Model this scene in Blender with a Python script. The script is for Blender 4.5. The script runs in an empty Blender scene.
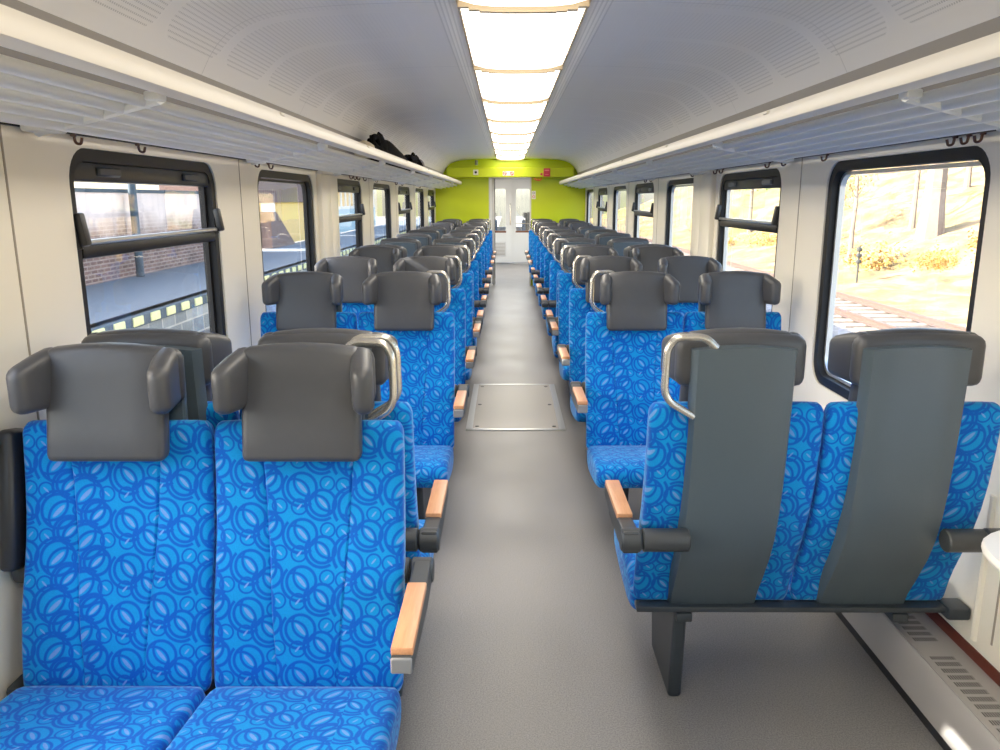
import bpy, bmesh, math, random
from math import sin, cos, pi, sqrt, atan2
from mathutils import Vector, Matrix, Euler
from mathutils.geometry import tessellate_polygon
random.seed(7)
SC = bpy.context.scene
COL = SC.collection

# ------------------------------------------------------------------ materials
def new_mat(name):
    m = bpy.data.materials.new(name); m.use_nodes = True
    nt = m.node_tree
    return m, nt, nt.nodes['Principled BSDF']

def N(nt, typ, **kw):
    n = nt.nodes.new(typ)
    for k, v in kw.items():
        if k == 'ins':
            for i, x in v.items():
                if hasattr(x, 'is_linked') or hasattr(x, 'links'): nt.links.new(x, n.inputs[i])
                else: n.inputs[i].default_value = x
        else: setattr(n, k, v)
    return n

def math_(nt, op, a, b=None, c=None, clamp=False):
    n = nt.nodes.new('ShaderNodeMath'); n.operation = op; n.use_clamp = clamp
    for i, x in enumerate((a, b, c)):
        if x is None: continue
        if isinstance(x, (int, float)): n.inputs[i].default_value = x
        else: nt.links.new(x, n.inputs[i])
    return n.outputs[0]

def vmath(nt, op, a, b=None, c=None, out=0):
    n = nt.nodes.new('ShaderNodeVectorMath'); n.operation = op
    for i, x in enumerate((a, b, c)):
        if x is None: continue
        if isinstance(x, (tuple, list)): n.inputs[i].default_value = x
        else: nt.links.new(x, n.inputs[i])
    return n.outputs[out]

def mixc(nt, f, a, b):
    n = nt.nodes.new('ShaderNodeMix'); n.data_type = 'RGBA'
    ins = [n.inputs['Factor'], n.inputs[6], n.inputs[7]]
    for s, x in zip((n.inputs[0], n.inputs[6], n.inputs[7]), (f, a, b)):
        if isinstance(x, (int, float)): s.default_value = x
        elif isinstance(x, (tuple, list)): s.default_value = (*x, 1) if len(x) == 3 else x
        else: nt.links.new(x, s)
    return n.outputs[2]

def lin(r, g, b):
    f = lambda c: (c/255/12.92) if c/255 <= .04045 else ((c/255+.055)/1.055)**2.4
    return (f(r), f(g), f(b))

def simple(name, col, rough=.5, metal=0., noise=0., nscale=60, bump=0., bscale=300, spec=.5, coat=0.):
    m, nt, p = new_mat(name)
    p.inputs['Base Color'].default_value = (*col, 1)
    p.inputs['Roughness'].default_value = rough
    p.inputs['Metallic'].default_value = metal
    p.inputs['Specular IOR Level'].default_value = spec
    if coat: p.inputs['Coat Weight'].default_value = coat
    tc = N(nt, 'ShaderNodeTexCoord')
    if noise:
        t = N(nt, 'ShaderNodeTexNoise', ins={'Vector': tc.outputs['Object'], 'Scale': nscale, 'Detail': 4.})
        f = math_(nt, 'MULTIPLY_ADD', t.outputs[0], 2*noise, 1-noise)
        mul = vmath(nt, 'SCALE', (*col,)); sn = mul.node
        nt.links.new(f, sn.inputs['Scale']); nt.links.new(mul, p.inputs['Base Color'])
    if bump:
        t = N(nt, 'ShaderNodeTexNoise', ins={'Vector': tc.outputs['Object'], 'Scale': bscale, 'Detail': 2.})
        b = N(nt, 'ShaderNodeBump', ins={'Strength': bump, 'Distance': .002, 'Height': t.outputs[0]})
        nt.links.new(b.outputs[0], p.inputs['Normal'])
    return m

def fabric():
    m, nt, p = new_mat('blue_moquette')
    uv = N(nt, 'ShaderNodeUVMap').outputs[0]
    TU, TV, K = .247, .118, .000494
    base = lin(0, 134, 208); ring = lin(0, 78, 182); hi = lin(112, 148, 216)
    circles = [  # centre x, centre y, radius, highlight angle(deg), line weight, inner crescent?
        (70, 105, 74, 130, 11, 1), (175, 185, 67, 130, 11, 1), (200, 85, 36, 50, 7, 0), (283, 95, 38, 135, 7, 0),
        (55, 205, 39, 50, 7, 0), (455, 200, 37, 135, 7, 0), (345, 205, 88, 45, 12, 1), (405, 70, 66, 45, 12, 1)]
    ringm = None; him = None
    def acc(cur, x): return x if cur is None else math_(nt, 'MAXIMUM', cur, x)
    for cx, cy, r, ang, w, cres in circles:
        c = (cx*K, -cy*K, 0)
        d = vmath(nt, 'SUBTRACT', uv, c)
        d = vmath(nt, 'WRAP', d, (TU/2, TV/2, 1), (-TU/2, -TV/2, -1))
        L = vmath(nt, 'LENGTH', d, out=1)
        def ringmask(Lx, rad, wid):
            a = math_(nt, 'ABSOLUTE', math_(nt, 'SUBTRACT', Lx, rad))
            return math_(nt, 'MULTIPLY_ADD', a, -1/(wid*.5), 1.9, clamp=True)
        ringm = acc(ringm, ringmask(L, r*K, w*K))
        if cres:
            # two inner crescents beside the highlight and a wide outer arc
            a_ = math.radians(ang)
            nx, ny = -sin(a_), cos(a_)
            inside = math_(nt, 'LESS_THAN', L, r*K)
            for sg, of in ((1, .66), (-1, .60)):
                d2 = vmath(nt, 'SUBTRACT', d, (nx*r*of*sg*K, ny*r*of*sg*K, 0))
                L2 = vmath(nt, 'LENGTH', d2, out=1)
                ringm = acc(ringm, math_(nt, 'MULTIPLY', ringmask(L2, r*1.0*K, w*.85*K), inside))
            d3 = vmath(nt, 'SUBTRACT', d, (nx*r*.10*K, -abs(ny)*r*.10*K, 0))
            L3 = vmath(nt, 'LENGTH', d3, out=1)
            sel = math_(nt, 'GREATER_THAN', vmath(nt, 'DOT_PRODUCT', d, (nx*100, ny*100, 0), out=1), .8)
            ringm = acc(ringm, math_(nt, 'MULTIPLY', ringmask(L3, r*1.25*K, w*1.0*K), sel))
        a_ = math.radians(ang)
        e1 = vmath(nt, 'DOT_PRODUCT', d, (cos(a_), sin(a_), 0), out=1)
        e2 = vmath(nt, 'DOT_PRODUCT', d, (-sin(a_), cos(a_), 0), out=1)
        e1 = math_(nt, 'DIVIDE', e1, r*.52*K); e2 = math_(nt, 'DIVIDE', e2, r*.13*K)
        q = math_(nt, 'ADD', math_(nt, 'MULTIPLY', e1, e1), math_(nt, 'MULTIPLY', e2, e2))
        him = acc(him, math_(nt, 'MULTIPLY_ADD', q, -2.0, 2.2, clamp=True))
    tc = N(nt, 'ShaderNodeTexCoord')
    nz = N(nt, 'ShaderNodeTexNoise', ins={'Vector': tc.outputs['Object'], 'Scale': 350., 'Detail': 2.})
    c1 = mixc(nt, math_(nt, 'MULTIPLY', ringm, .92), base, ring)
    c2 = mixc(nt, math_(nt, 'MULTIPLY', him, .8), c1, hi)
    f = math_(nt, 'MULTIPLY_ADD', nz.outputs[0], .36, .82)
    c3 = vmath(nt, 'SCALE', c2); nt.links.new(f, c3.node.inputs['Scale'])
    nt.links.new(c3, p.inputs['Base Color'])
    p.inputs['Roughness'].default_value = .85
    p.inputs['Specular IOR Level'].default_value = .2
    p.inputs['Sheen Weight'].default_value = .25
    p.inputs['Sheen Roughness'].default_value = .4
    p.inputs['Sheen Tint'].default_value = (.5, .75, 1, 1)
    b = N(nt, 'ShaderNodeBump', ins={'Strength': .25, 'Distance': .001, 'Height': nz.outputs[0]})
    nt.links.new(b.outputs[0], p.inputs['Normal'])
    return m

def wood():
    m, nt, p = new_mat('beech_wood')
    tc = N(nt, 'ShaderNodeTexCoord')
    mp = N(nt, 'ShaderNodeMapping', ins={'Vector': tc.outputs['Object'], 'Scale': (60, 4, 60)})
    t = N(nt, 'ShaderNodeTexNoise', ins={'Vector': mp.outputs[0], 'Scale': 2.5, 'Detail': 5., 'Distortion': .6})
    nt.links.new(mixc(nt, t.outputs[0], lin(196, 128, 84), lin(232, 172, 124)), p.inputs['Base Color'])
    p.inputs['Roughness'].default_value = .38
    return m

def floor_mat():
    m, nt, p = new_mat('speckled_rubber_floor')
    tc = N(nt, 'ShaderNodeTexCoord')
    t = N(nt, 'ShaderNodeTexNoise', ins={'Vector': tc.outputs['Object'], 'Scale': 210., 'Detail': 3., 'Roughness': .8})
    t2 = N(nt, 'ShaderNodeTexNoise', ins={'Vector': tc.outputs['Object'], 'Scale': 2.2, 'Detail': 4.})
    r = N(nt, 'ShaderNodeValToRGB'); nt.links.new(t.outputs[0], r.inputs[0])
    r.color_ramp.elements[0].position = .36; r.color_ramp.elements[0].color = (*lin(98, 97, 98), 1)
    r.color_ramp.elements[1].position = .66; r.color_ramp.elements[1].color = (*lin(144, 141, 137), 1)
    c = vmath(nt, 'SCALE', r.outputs[0]); nt.links.new(math_(nt, 'MULTIPLY_ADD', t2.outputs[0], .3, .85), c.node.inputs['Scale'])
    nt.links.new(c, p.inputs['Base Color'])
    nt.links.new(math_(nt, 'MULTIPLY_ADD', t2.outputs[0], .2, .30), p.inputs['Roughness'])
    b = N(nt, 'ShaderNodeBump', ins={'Strength': .15, 'Distance': .001, 'Height': t.outputs[0]})
    nt.links.new(b.outputs[0], p.inputs['Normal'])
    return m

def ceiling_mat():
    # UV.x = girth from the lamp channel, UV.y = metres along the coach
    m, nt, p = new_mat('perforated_ceiling')
    uv = N(nt, 'ShaderNodeUVMap').outputs[0]
    sx = N(nt, 'ShaderNodeSeparateXYZ', ins={0: uv})
    u, v = sx.outputs[0], sx.outputs[1]
    fr = math_(nt, 'FRACT', math_(nt, 'DIVIDE', math_(nt, 'ADD', v, 20*.555 - 2.655), .555))
    # distance to the patch border: rounded rectangle
    pv = math_(nt, 'ABSOLUTE', math_(nt, 'MULTIPLY', math_(nt, 'SUBTRACT', fr, .5), .555))
    pu = math_(nt, 'ABSOLUTE', math_(nt, 'SUBTRACT', u, .60))
    qv = math_(nt, 'MAXIMUM', math_(nt, 'SUBTRACT', pv, .17), 0.)
    qu = math_(nt, 'MAXIMUM', math_(nt, 'SUBTRACT', pu, .31), 0.)
    dd = math_(nt, 'SQRT', math_(nt, 'ADD', math_(nt, 'MULTIPLY', qv, qv), math_(nt, 'MULTIPLY', qu, qu)))
    inp = math_(nt, 'LESS_THAN', dd, .068)
    rim = math_(nt, 'MULTIPLY_ADD', math_(nt, 'ABSOLUTE', math_(nt, 'SUBTRACT', dd, .075)), -1/.006, 1.2, clamp=True)
    def dots(a, pitch, lo, hi_):
        s = math_(nt, 'ABSOLUTE', math_(nt, 'SUBTRACT', math_(nt, 'FRACT', math_(nt, 'DIVIDE', a, pitch)), .5))
        return math_(nt, 'LESS_THAN', s, lo)
    d = math_(nt, 'MULTIPLY', dots(u, .0175, .17, 0), dots(v, .012, .3, 0))
    patch = math_(nt, 'MULTIPLY', inp, d)
    strip = math_(nt, 'MULTIPLY', math_(nt, 'LESS_THAN', u, .082), math_(nt, 'GREATER_THAN', u, .012))
    strip = math_(nt, 'MULTIPLY', strip, dots(u, .0175, .2, 0))
    seam = dots(math_(nt, 'SUBTRACT', v, 4.535 + .715 - 14.3), 1.43, .0016, 0)
    k = math_(nt, 'ADD', math_(nt, 'MULTIPLY', patch, math_(nt, 'MULTIPLY_ADD', u, .5, -.10, clamp=True)), math_(nt, 'MULTIPLY', strip, .25))
    k = math_(nt, 'MAXIMUM', k, math_(nt, 'MULTIPLY', seam, .35))
    c = mixc(nt, k, lin(243, 240, 234), lin(95, 92, 88))
    c = mixc(nt, math_(nt, 'MULTIPLY', rim, .25), c, lin(250, 247, 240))
    nt.links.new(c, p.inputs['Base Color'])
    p.inputs['Roughness'].default_value = .42
    return m

def glass_mat(name, tint=(.97, .985, .98)):
    m = bpy.data.materials.new(name); m.use_nodes = True
    nt = m.node_tree; nt.nodes.clear()
    out = N(nt, 'ShaderNodeOutputMaterial')
    tr = N(nt, 'ShaderNodeBsdfTransparent', ins={0: (*tint, 1)})
    gl = N(nt, 'ShaderNodeBsdfGlossy', ins={'Color': (1, 1, 1, 1), 'Roughness': .015})
    ge = N(nt, 'ShaderNodeNewGeometry')
    cs = math_(nt, 'ABSOLUTE', vmath(nt, 'DOT_PRODUCT', ge.outputs['Normal'], ge.outputs['Incoming'], out=1))
    sch = math_(nt, 'MULTIPLY_ADD', math_(nt, 'POWER', math_(nt, 'SUBTRACT', 1., cs, clamp=True), 5.), .88, .075, clamp=True)
    df = N(nt, 'ShaderNodeBsdfDiffuse', ins={0: (.9, .92, .92, 1)})
    tc = N(nt, 'ShaderNodeTexCoord')
    mp = N(nt, 'ShaderNodeMapping', ins={'Vector': tc.outputs['Object'], 'Scale': (9, 9, 1.2)})
    nz = N(nt, 'ShaderNodeTexNoise', ins={'Vector': mp.outputs[0], 'Scale': 3., 'Detail': 5.})
    dirt = math_(nt, 'MULTIPLY', math_(nt, 'POWER', nz.outputs[0], 3.), .26)  # dirt streaks, raised to imitate whitish reflections and haze in the glass
    m0 = N(nt, 'ShaderNodeMixShader', ins={0: dirt, 1: tr.outputs[0], 2: df.outputs[0]})
    m1 = N(nt, 'ShaderNodeMixShader', ins={0: sch, 1: m0.outputs[0], 2: gl.outputs[0]})
    nt.links.new(m1.outputs[0], out.inputs[0])
    return m

def emit_mat(name, col, strength):
    m, nt, p = new_mat(name)
    p.inputs['Base Color'].default_value = (.9, .9, .9, 1)
    tc = N(nt, 'ShaderNodeTexCoord')
    sx = N(nt, 'ShaderNodeSeparateXYZ', ins={0: tc.outputs['Object']})
    a = math_(nt, 'ABSOLUTE', sx.outputs[1])         # dimmer towards both ends of the tube
    f = N(nt, 'ShaderNodeMapRange', ins={0: a, 1: .45, 2: .70, 3: 1., 4: .22})
    b = math_(nt, 'MULTIPLY', math_(nt, 'ABSOLUTE', sx.outputs[0]), 1.)
    f2 = N(nt, 'ShaderNodeMapRange', ins={0: b, 1: .12, 2: .235, 3: 1., 4: .8})
    nt.links.new(math_(nt, 'MULTIPLY', math_(nt, 'MULTIPLY', f.outputs[0], f2.outputs[0]), strength), p.inputs['Emission Strength'])
    p.inputs['Emission Color'].default_value = (*col, 1)
    return m

def brick_mat(name, c1, c2, mortar, scale=1., bw=.5, rh=.25, offs=.5):
    m, nt, p = new_mat(name)
    tc = N(nt, 'ShaderNodeTexCoord')
    mp = N(nt, 'ShaderNodeMapping', ins={'Vector': tc.outputs['Object'], 'Rotation': (pi/2, 0, pi/2)})
    sx = N(nt, 'ShaderNodeSeparateXYZ', ins={0: tc.outputs['Object']})
    cb = N(nt, 'ShaderNodeCombineXYZ', ins={0: sx.outputs[1], 1: sx.outputs[2]})
    b = N(nt, 'ShaderNodeTexBrick', ins={'Vector': cb.outputs[0], 'Color1': (*c1, 1), 'Color2': (*c2, 1), 'Mortar': (*mortar, 1), 'Scale': scale,
        'Brick Width': bw, 'Row Height': rh, 'Mortar Size': .02})
    nz = N(nt, 'ShaderNodeTexNoise', ins={'Vector': tc.outputs['Object'], 'Scale': 1.3, 'Detail': 6.})
    c = vmath(nt, 'SCALE', b.outputs[0]); nt.links.new(math_(nt, 'MULTIPLY_ADD', nz.outputs[0], 1.4, .3), c.node.inputs['Scale'])
    nt.links.new(c, p.inputs['Base Color']); p.inputs['Roughness'].default_value = .85
    return m

def whitewash(m, z0, z1, col):  # paler upwards: reflected glare painted into the brick colour
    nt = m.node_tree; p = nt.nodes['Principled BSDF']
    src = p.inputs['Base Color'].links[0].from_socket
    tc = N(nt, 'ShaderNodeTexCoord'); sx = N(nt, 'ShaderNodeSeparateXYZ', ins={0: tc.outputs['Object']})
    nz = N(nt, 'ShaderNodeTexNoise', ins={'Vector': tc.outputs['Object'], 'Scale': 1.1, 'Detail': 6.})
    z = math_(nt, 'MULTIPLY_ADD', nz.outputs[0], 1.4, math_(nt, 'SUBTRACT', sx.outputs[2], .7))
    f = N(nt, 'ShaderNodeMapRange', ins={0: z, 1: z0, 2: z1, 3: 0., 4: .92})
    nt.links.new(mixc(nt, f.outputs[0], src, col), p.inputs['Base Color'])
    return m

def litter_mat():
    m, nt, p = new_mat('leaf_litter')
    tc = N(nt, 'ShaderNodeTexCoord')
    a = N(nt, 'ShaderNodeTexNoise', ins={'Vector': tc.outputs['Object'], 'Scale': .9, 'Detail': 9., 'Roughness': .72})
    b = N(nt, 'ShaderNodeTexNoise', ins={'Vector': tc.outputs['Object'], 'Scale': .22, 'Detail': 4.})
    r = N(nt, 'ShaderNodeValToRGB'); nt.links.new(a.outputs[0], r.inputs[0])
    e = r.color_ramp.elements
    e[0].position = .33; e[0].color = (*lin(70, 58, 32), 1)
    e[1].position = .62; e[1].color = (*lin(160, 136, 98), 1)
    k = e.new(.46); k.color = (*lin(126, 100, 60), 1)
    g = mixc(nt, math_(nt, 'MULTIPLY_ADD', b.outputs[0], 5., -2.5, clamp=True), r.outputs[0], lin(96, 106, 42))
    nt.links.new(g, p.inputs['Base Color']); p.inputs['Roughness'].default_value = .95
    return m

def gravel_mat():
    m, nt, p = new_mat('ballast')
    tc = N(nt, 'ShaderNodeTexCoord')
    a = N(nt, 'ShaderNodeTexVoronoi', ins={'Vector': tc.outputs['Object'], 'Scale': 9.})
    nt.links.new(mixc(nt, a.outputs['Color'], lin(100, 97, 94), lin(160, 154, 148)), p.inputs['Base Color'])
    p.inputs['Roughness'].default_value = .95
    return m

def perf_mat():
    m, nt, p = new_mat('heater_top')
    tc = N(nt, 'ShaderNodeTexCoord'); sx = N(nt, 'ShaderNodeSeparateXYZ', ins={0: tc.outputs['Object']})
    x, y = sx.outputs[0], sx.outputs[1]
    def st(a, pitch, w):
        return math_(nt, 'LESS_THAN', math_(nt, 'FRACT', math_(nt, 'DIVIDE', math_(nt, 'ADD', a, 50.), pitch)), w)
    rows = math_(nt, 'MULTIPLY', st(y, .034, .62), st(x, .007, .62))
    inx = math_(nt, 'LESS_THAN', math_(nt, 'ABSOLUTE', math_(nt, 'SUBTRACT', math_(nt, 'ABSOLUTE', x), 1.262)), .036)
    blk = st(y, .55, .86)
    k = math_(nt, 'MULTIPLY', math_(nt, 'MULTIPLY', rows, inx), blk)
    nt.links.new(mixc(nt, k, lin(168, 164, 160), lin(40, 38, 38)), p.inputs['Base Color'])
    p.inputs['Roughness'].default_value = .45
    return m

M = dict(
    fabric=fabric(), wood=wood(), floor=floor_mat(), ceiling=ceiling_mat(),
    leather=simple('charcoal_leatherette', lin(62, 63, 67), .42, noise=.06, nscale=40, bump=.12, bscale=500),
    shell=simple('blue_grey_plastic', lin(68, 80, 88), .36, noise=.05, nscale=200, bump=.10, bscale=700),
    dark=simple('dark_plastic', lin(48, 52, 55), .42, bump=.06, bscale=500),
    blackp=simple('black_plastic', lin(26, 27, 30), .4),
    frame=simple('dark_steel', lin(42, 50, 57), .45, noise=.05),
    greycap=simple('grey_plastic', lin(128, 130, 132), .45),
    steel=simple('brushed_steel', lin(215, 210, 200), .25, metal=.85),
    alu=simple('aluminium', lin(205, 208, 210), .3, metal=.8),
    wall=simple('cream_wall', lin(240, 234, 218), .34, noise=.015, nscale=6),
    walltrim=simple('cream_trim', lin(222, 216, 202), .4),
    white=simple('white_lacquer', lin(240, 237, 230), .35),
    lip=simple('cream_lip', lin(226, 219, 204), .4),
    slat=simple('white_slat', lin(226, 229, 228), .32),
    covetrim=simple('grey_cove', lin(150, 144, 136), .5),
    groove=simple('panel_groove', lin(150, 140, 124), .7),
    rubber=simple('black_rubber', lin(15, 15, 17), .5, spec=.3),
    glass=glass_mat('window_glass'),
    green=simple('lime_laminate', lin(198, 214, 8), .38, noise=.02, nscale=3),
    greend=simple('lime_edge', lin(150, 165, 10), .5),
    light=emit_mat('lamp_diffuser', (1., .91, .77), 6.6),
    lamprib=simple('lamp_rib', lin(210, 186, 146), .5),
    hook=simple('brown_plastic', lin(74, 38, 26), .35),
    maroon=simple('maroon_strip', lin(92, 36, 24), .5),
    heater=simple('heater_grey', lin(186, 182, 178), .4),
    heatertop=perf_mat(),
    hatch=simple('hatch_panel', lin(150, 145, 138), .4, noise=.12, nscale=220),
    red=simple('red_plastic', lin(200, 40, 60), .45),
    orange=simple('orange_red', lin(216, 90, 30), .45),
    sticker=simple('white_sticker', lin(240, 236, 220), .5),
    blackcloth=simple('black_cloth', lin(9, 9, 10), .9, spec=.08, noise=.3, nscale=25, bump=.5, bscale=60),
    greycloth=simple('grey_cloth', lin(120, 112, 108), .8, noise=.2, nscale=25),
    beigecloth=simple('beige_cloth', lin(200, 186, 160), .8, noise=.1, nscale=25),
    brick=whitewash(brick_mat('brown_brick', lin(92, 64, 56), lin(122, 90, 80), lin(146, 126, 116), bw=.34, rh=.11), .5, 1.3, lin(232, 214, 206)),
    stone=brick_mat('grey_stone', lin(112, 120, 122), lin(150, 156, 154), lin(176, 176, 168), bw=.62, rh=.34),
    asphalt=simple('asphalt', lin(112, 122, 132), .8, noise=.15, nscale=4),
    cream=simple('pale_coping', lin(226, 226, 160), .8, noise=.25, nscale=9),
    coping=simple('dark_coping', lin(58, 74, 86), .8, noise=.2, nscale=9),
    ochre=simple('ochre_render', lin(236, 192, 112), .8, noise=.05, nscale=3),
    slate=simple('brown_boards', lin(108, 84, 76), .8, noise=.3, nscale=2.),
    palebrd=simple('pale_boards', lin(214, 190, 176), .8, noise=.25, nscale=1.5),
    bluepost=simple('blue_notice', lin(90, 120, 200), .5, noise=.5, nscale=6.),
    paleblue=simple('pale_blue_boards', lin(166, 196, 204), .7, noise=.1, nscale=3.),
    litter=litter_mat(), ballast=gravel_mat(),
    rail=simple('rusty_rail', lin(96, 76, 66), .55, noise=.2, nscale=8),
    tie=simple('weathered_sleeper', lin(160, 144, 128), .9, noise=.3, nscale=12),
    bark=simple('pale_bark', lin(118, 106, 94), .9, noise=.4, nscale=7),
    leaf=simple('autumn_leaf', lin(166, 132, 62), .8, noise=.4, nscale=3),
    leafg=simple('green_leaf', lin(112, 128, 46), .8, noise=.4, nscale=3),
    darksign=simple('dark_post', lin(50, 50, 46), .7),
    vest=simple('vestibule_grey', lin(214, 213, 210), .4),
    doorw=simple('door_white', lin(232, 232, 228), .35),
    ledge=simple('brown_ledge', lin(120, 72, 48), .5),
)

# ------------------------------------------------------------------ mesh helpers
class MB:
    def __init__(s): s.v = []; s.f = []; s.uv = []; s.mi = []
    def add(s, verts, faces, mat=0, uvs=None):
        o = len(s.v); s.v += [tuple(v) for v in verts]
        for i, f in enumerate(faces):
            s.f.append([o+k for k in f]); s.mi.append(mat)
            s.uv.append(uvs[i] if uvs else None)
        return s
    def box(s, x0, x1, y0, y1, z0, z1, mat=0):
        v = [(x, y, z) for x in (x0, x1) for y in (y0, y1) for z in (z0, z1)]
        return s.add(v, [(0, 1, 3, 2), (4, 6, 7, 5), (0, 4, 5, 1), (2, 3, 7, 6), (0, 2, 6, 4), (1, 5, 7, 3)], mat)
    def rbox(s, sx, sy, sz, r, seg=3, mat=0, xf=None, warp=None, cuts=0):
        bm = bmesh.new(); bmesh.ops.create_cube(bm, size=1)
        for v in bm.verts: v.co = Vector((v.co.x*sx, v.co.y*sy, v.co.z*sz))
        bmesh.ops.bevel(bm, geom=bm.edges[:], offset=r, segments=seg, profile=.5, affect='EDGES')
        if cuts:
            bmesh.ops.subdivide_edges(bm, edges=[e for e in bm.edges if e.calc_length() > min(sx, sy, sz)*.6], cuts=cuts, use_grid_fill=True)
        if warp:
            for v in bm.verts: v.co = Vector(warp(v.co))
        if xf is not None: bm.transform(xf)
        bm.verts.index_update()
        s.add([v.co[:] for v in bm.verts], [[v.index for v in f.verts] for f in bm.faces], mat)
        bm.free(); return s
    def tube(s, pts, r, n=8, mat=0, closed=False, taper=None):
        P = [Vector(p) for p in pts]; m = len(P)
        ring = []; up = None
        for i in range(m):
            if closed: t = P[(i+1) % m]-P[i-1]
            else: t = P[min(i+1, m-1)]-P[max(i-1, 0)]
            t.normalize()
            if up is None:
                up = Vector((0, 0, 1)) if abs(t.z) < .9 else Vector((1, 0, 0))
            a = (up - t*up.dot(t)).normalized(); up = a; b = t.cross(a)
            rr = r if taper is None else r*taper[i]
            ring.append([P[i]+a*rr*cos(2*pi*k/n)+b*rr*sin(2*pi*k/n) for k in range(n)])
        v = [p for q in ring for p in q]; f = []
        for i in range(m if closed else m-1):
            j = (i+1) % m
            for k in range(n):
                f.append((i*n+k, i*n+(k+1) % n, j*n+(k+1) % n, j*n+k))
        if not closed:
            f.append(tuple(range(n))[::-1]); f.append(tuple((m-1)*n+k for k in range(n)))
        return s.add(v, f, mat)
    def cyl(s, a, b, r, n=20, mat=0, bev=0.):
        a, b = Vector(a), Vector(b); d = (b-a).normalized()
        if bev: return s.tube([a, a+d*.0001, a+d*bev, b-d*bev, b-d*.0001, b], r, n, mat, taper=[.0, 1-bev/r, 1, 1, 1-bev/r, 0.])
        return s.tube([a, b], r, n, mat)
    def build(s, name, mats, parent=None, smooth=True, sharp=40):
        me = bpy.data.meshes.new(name); me.from_pydata(s.v, [], s.f)
        if not isinstance(mats, (list, tuple)): mats = [mats]
        for m in mats: me.materials.append(m)
        me.polygons.foreach_set('material_index', s.mi)
        if any(u is not None for u in s.uv):
            l = me.uv_layers.new(name='UVMap'); k = 0
            for u, f in zip(s.uv, s.f):
                for i in range(len(f)):
                    l.data[k].uv = u[i] if u else (0, 0); k += 1
        bm = bmesh.new(); bm.from_mesh(me); bmesh.ops.recalc_face_normals(bm, faces=bm.faces); bm.to_mesh(me); bm.free()
        if smooth:
            me.polygons.foreach_set('use_smooth', [True]*len(me.polygons))
            me.set_sharp_from_angle(angle=math.radians(sharp))
        o = bpy.data.objects.new(name, me); COL.objects.link(o)
        if parent: o.parent = parent
        return o

def rounded_path(pts, r, n=5):
    P = [Vector(p) for p in pts]; out = [P[0]]
    for i in range(1, len(P)-1):
        a, b, c = P[i-1], P[i], P[i+1]
        u = (a-b); w = (c-b); rr = min(r, u.length*.49, w.length*.49)
        p0 = b+u.normalized()*rr; p1 = b+w.normalized()*rr
        for k in range(n+1):
            t = k/n; out.append(p0*(1-t)**2+b*2*t*(1-t)+p1*t*t)
    out.append(P[-1]); return out

def tag(o, label=None, cat=None, group=None, kind=None):
    for k, v in (('label', label), ('category', cat), ('group', group), ('kind', kind)):
        if v: o[k] = v
    return o
def empty(name, loc=(0, 0, 0), rz=0., **kw):
    o = bpy.data.objects.new(name, None); COL.objects.link(o); o.empty_display_size = .1
    o.location = loc; o.rotation_euler = (0, 0, rz); tag(o, **kw); return o
def struct(o): o['kind'] = 'structure'; return o
def children(o): return [c for c in bpy.data.objects if c.parent == o]
def copy_tree(o, parent=None):
    c = o.copy(); COL.objects.link(c)
    if parent is not None: c.parent = parent
    for ch in KIDS.get(o.name, []): copy_tree(ch, c)
    return c
KIDS = {}

# ------------------------------------------------------------------ constants of the coach
W = 1.35                     # half width at the wall panels
Y0, Y1 = -1.5, 14.6          # saloon
WIN = [2.385+1.80*k for k in range(-2, 7)]
WLEN, WZ0, WZ1 = 1.21, .74, 1.715

# ------------------------------------------------------------------ shell of the coach
floor = MB().box(-1.42, 1.42, Y0, 24., -.08, 0).build('floor', M['floor'], smooth=False); struct(floor)

def rrect(y0, y1, z0, z1, r, n=7):
    out = []
    for cy, cz, a0 in ((y1-r, z0+r, -90), (y1-r, z1-r, 0), (y0+r, z1-r, 90), (y0+r, z0+r, 180)):
        for k in range(n+1):
            a = math.radians(a0+90*k/n); out.append((cy+r*cos(a), cz+r*sin(a)))
    return out

def poly_holes(mb, outer, holes, place, mat=0):
    loops = [[Vector((a, b, 0)) for a, b in outer]]+[[Vector((a, b, 0)) for a, b in h] for h in holes]
    flat = [p for l in loops for p in l]
    tris = tessellate_polygon(loops)
    mb.add([place(p.x, p.y) for p in flat], [t for t in tris], mat)

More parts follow.
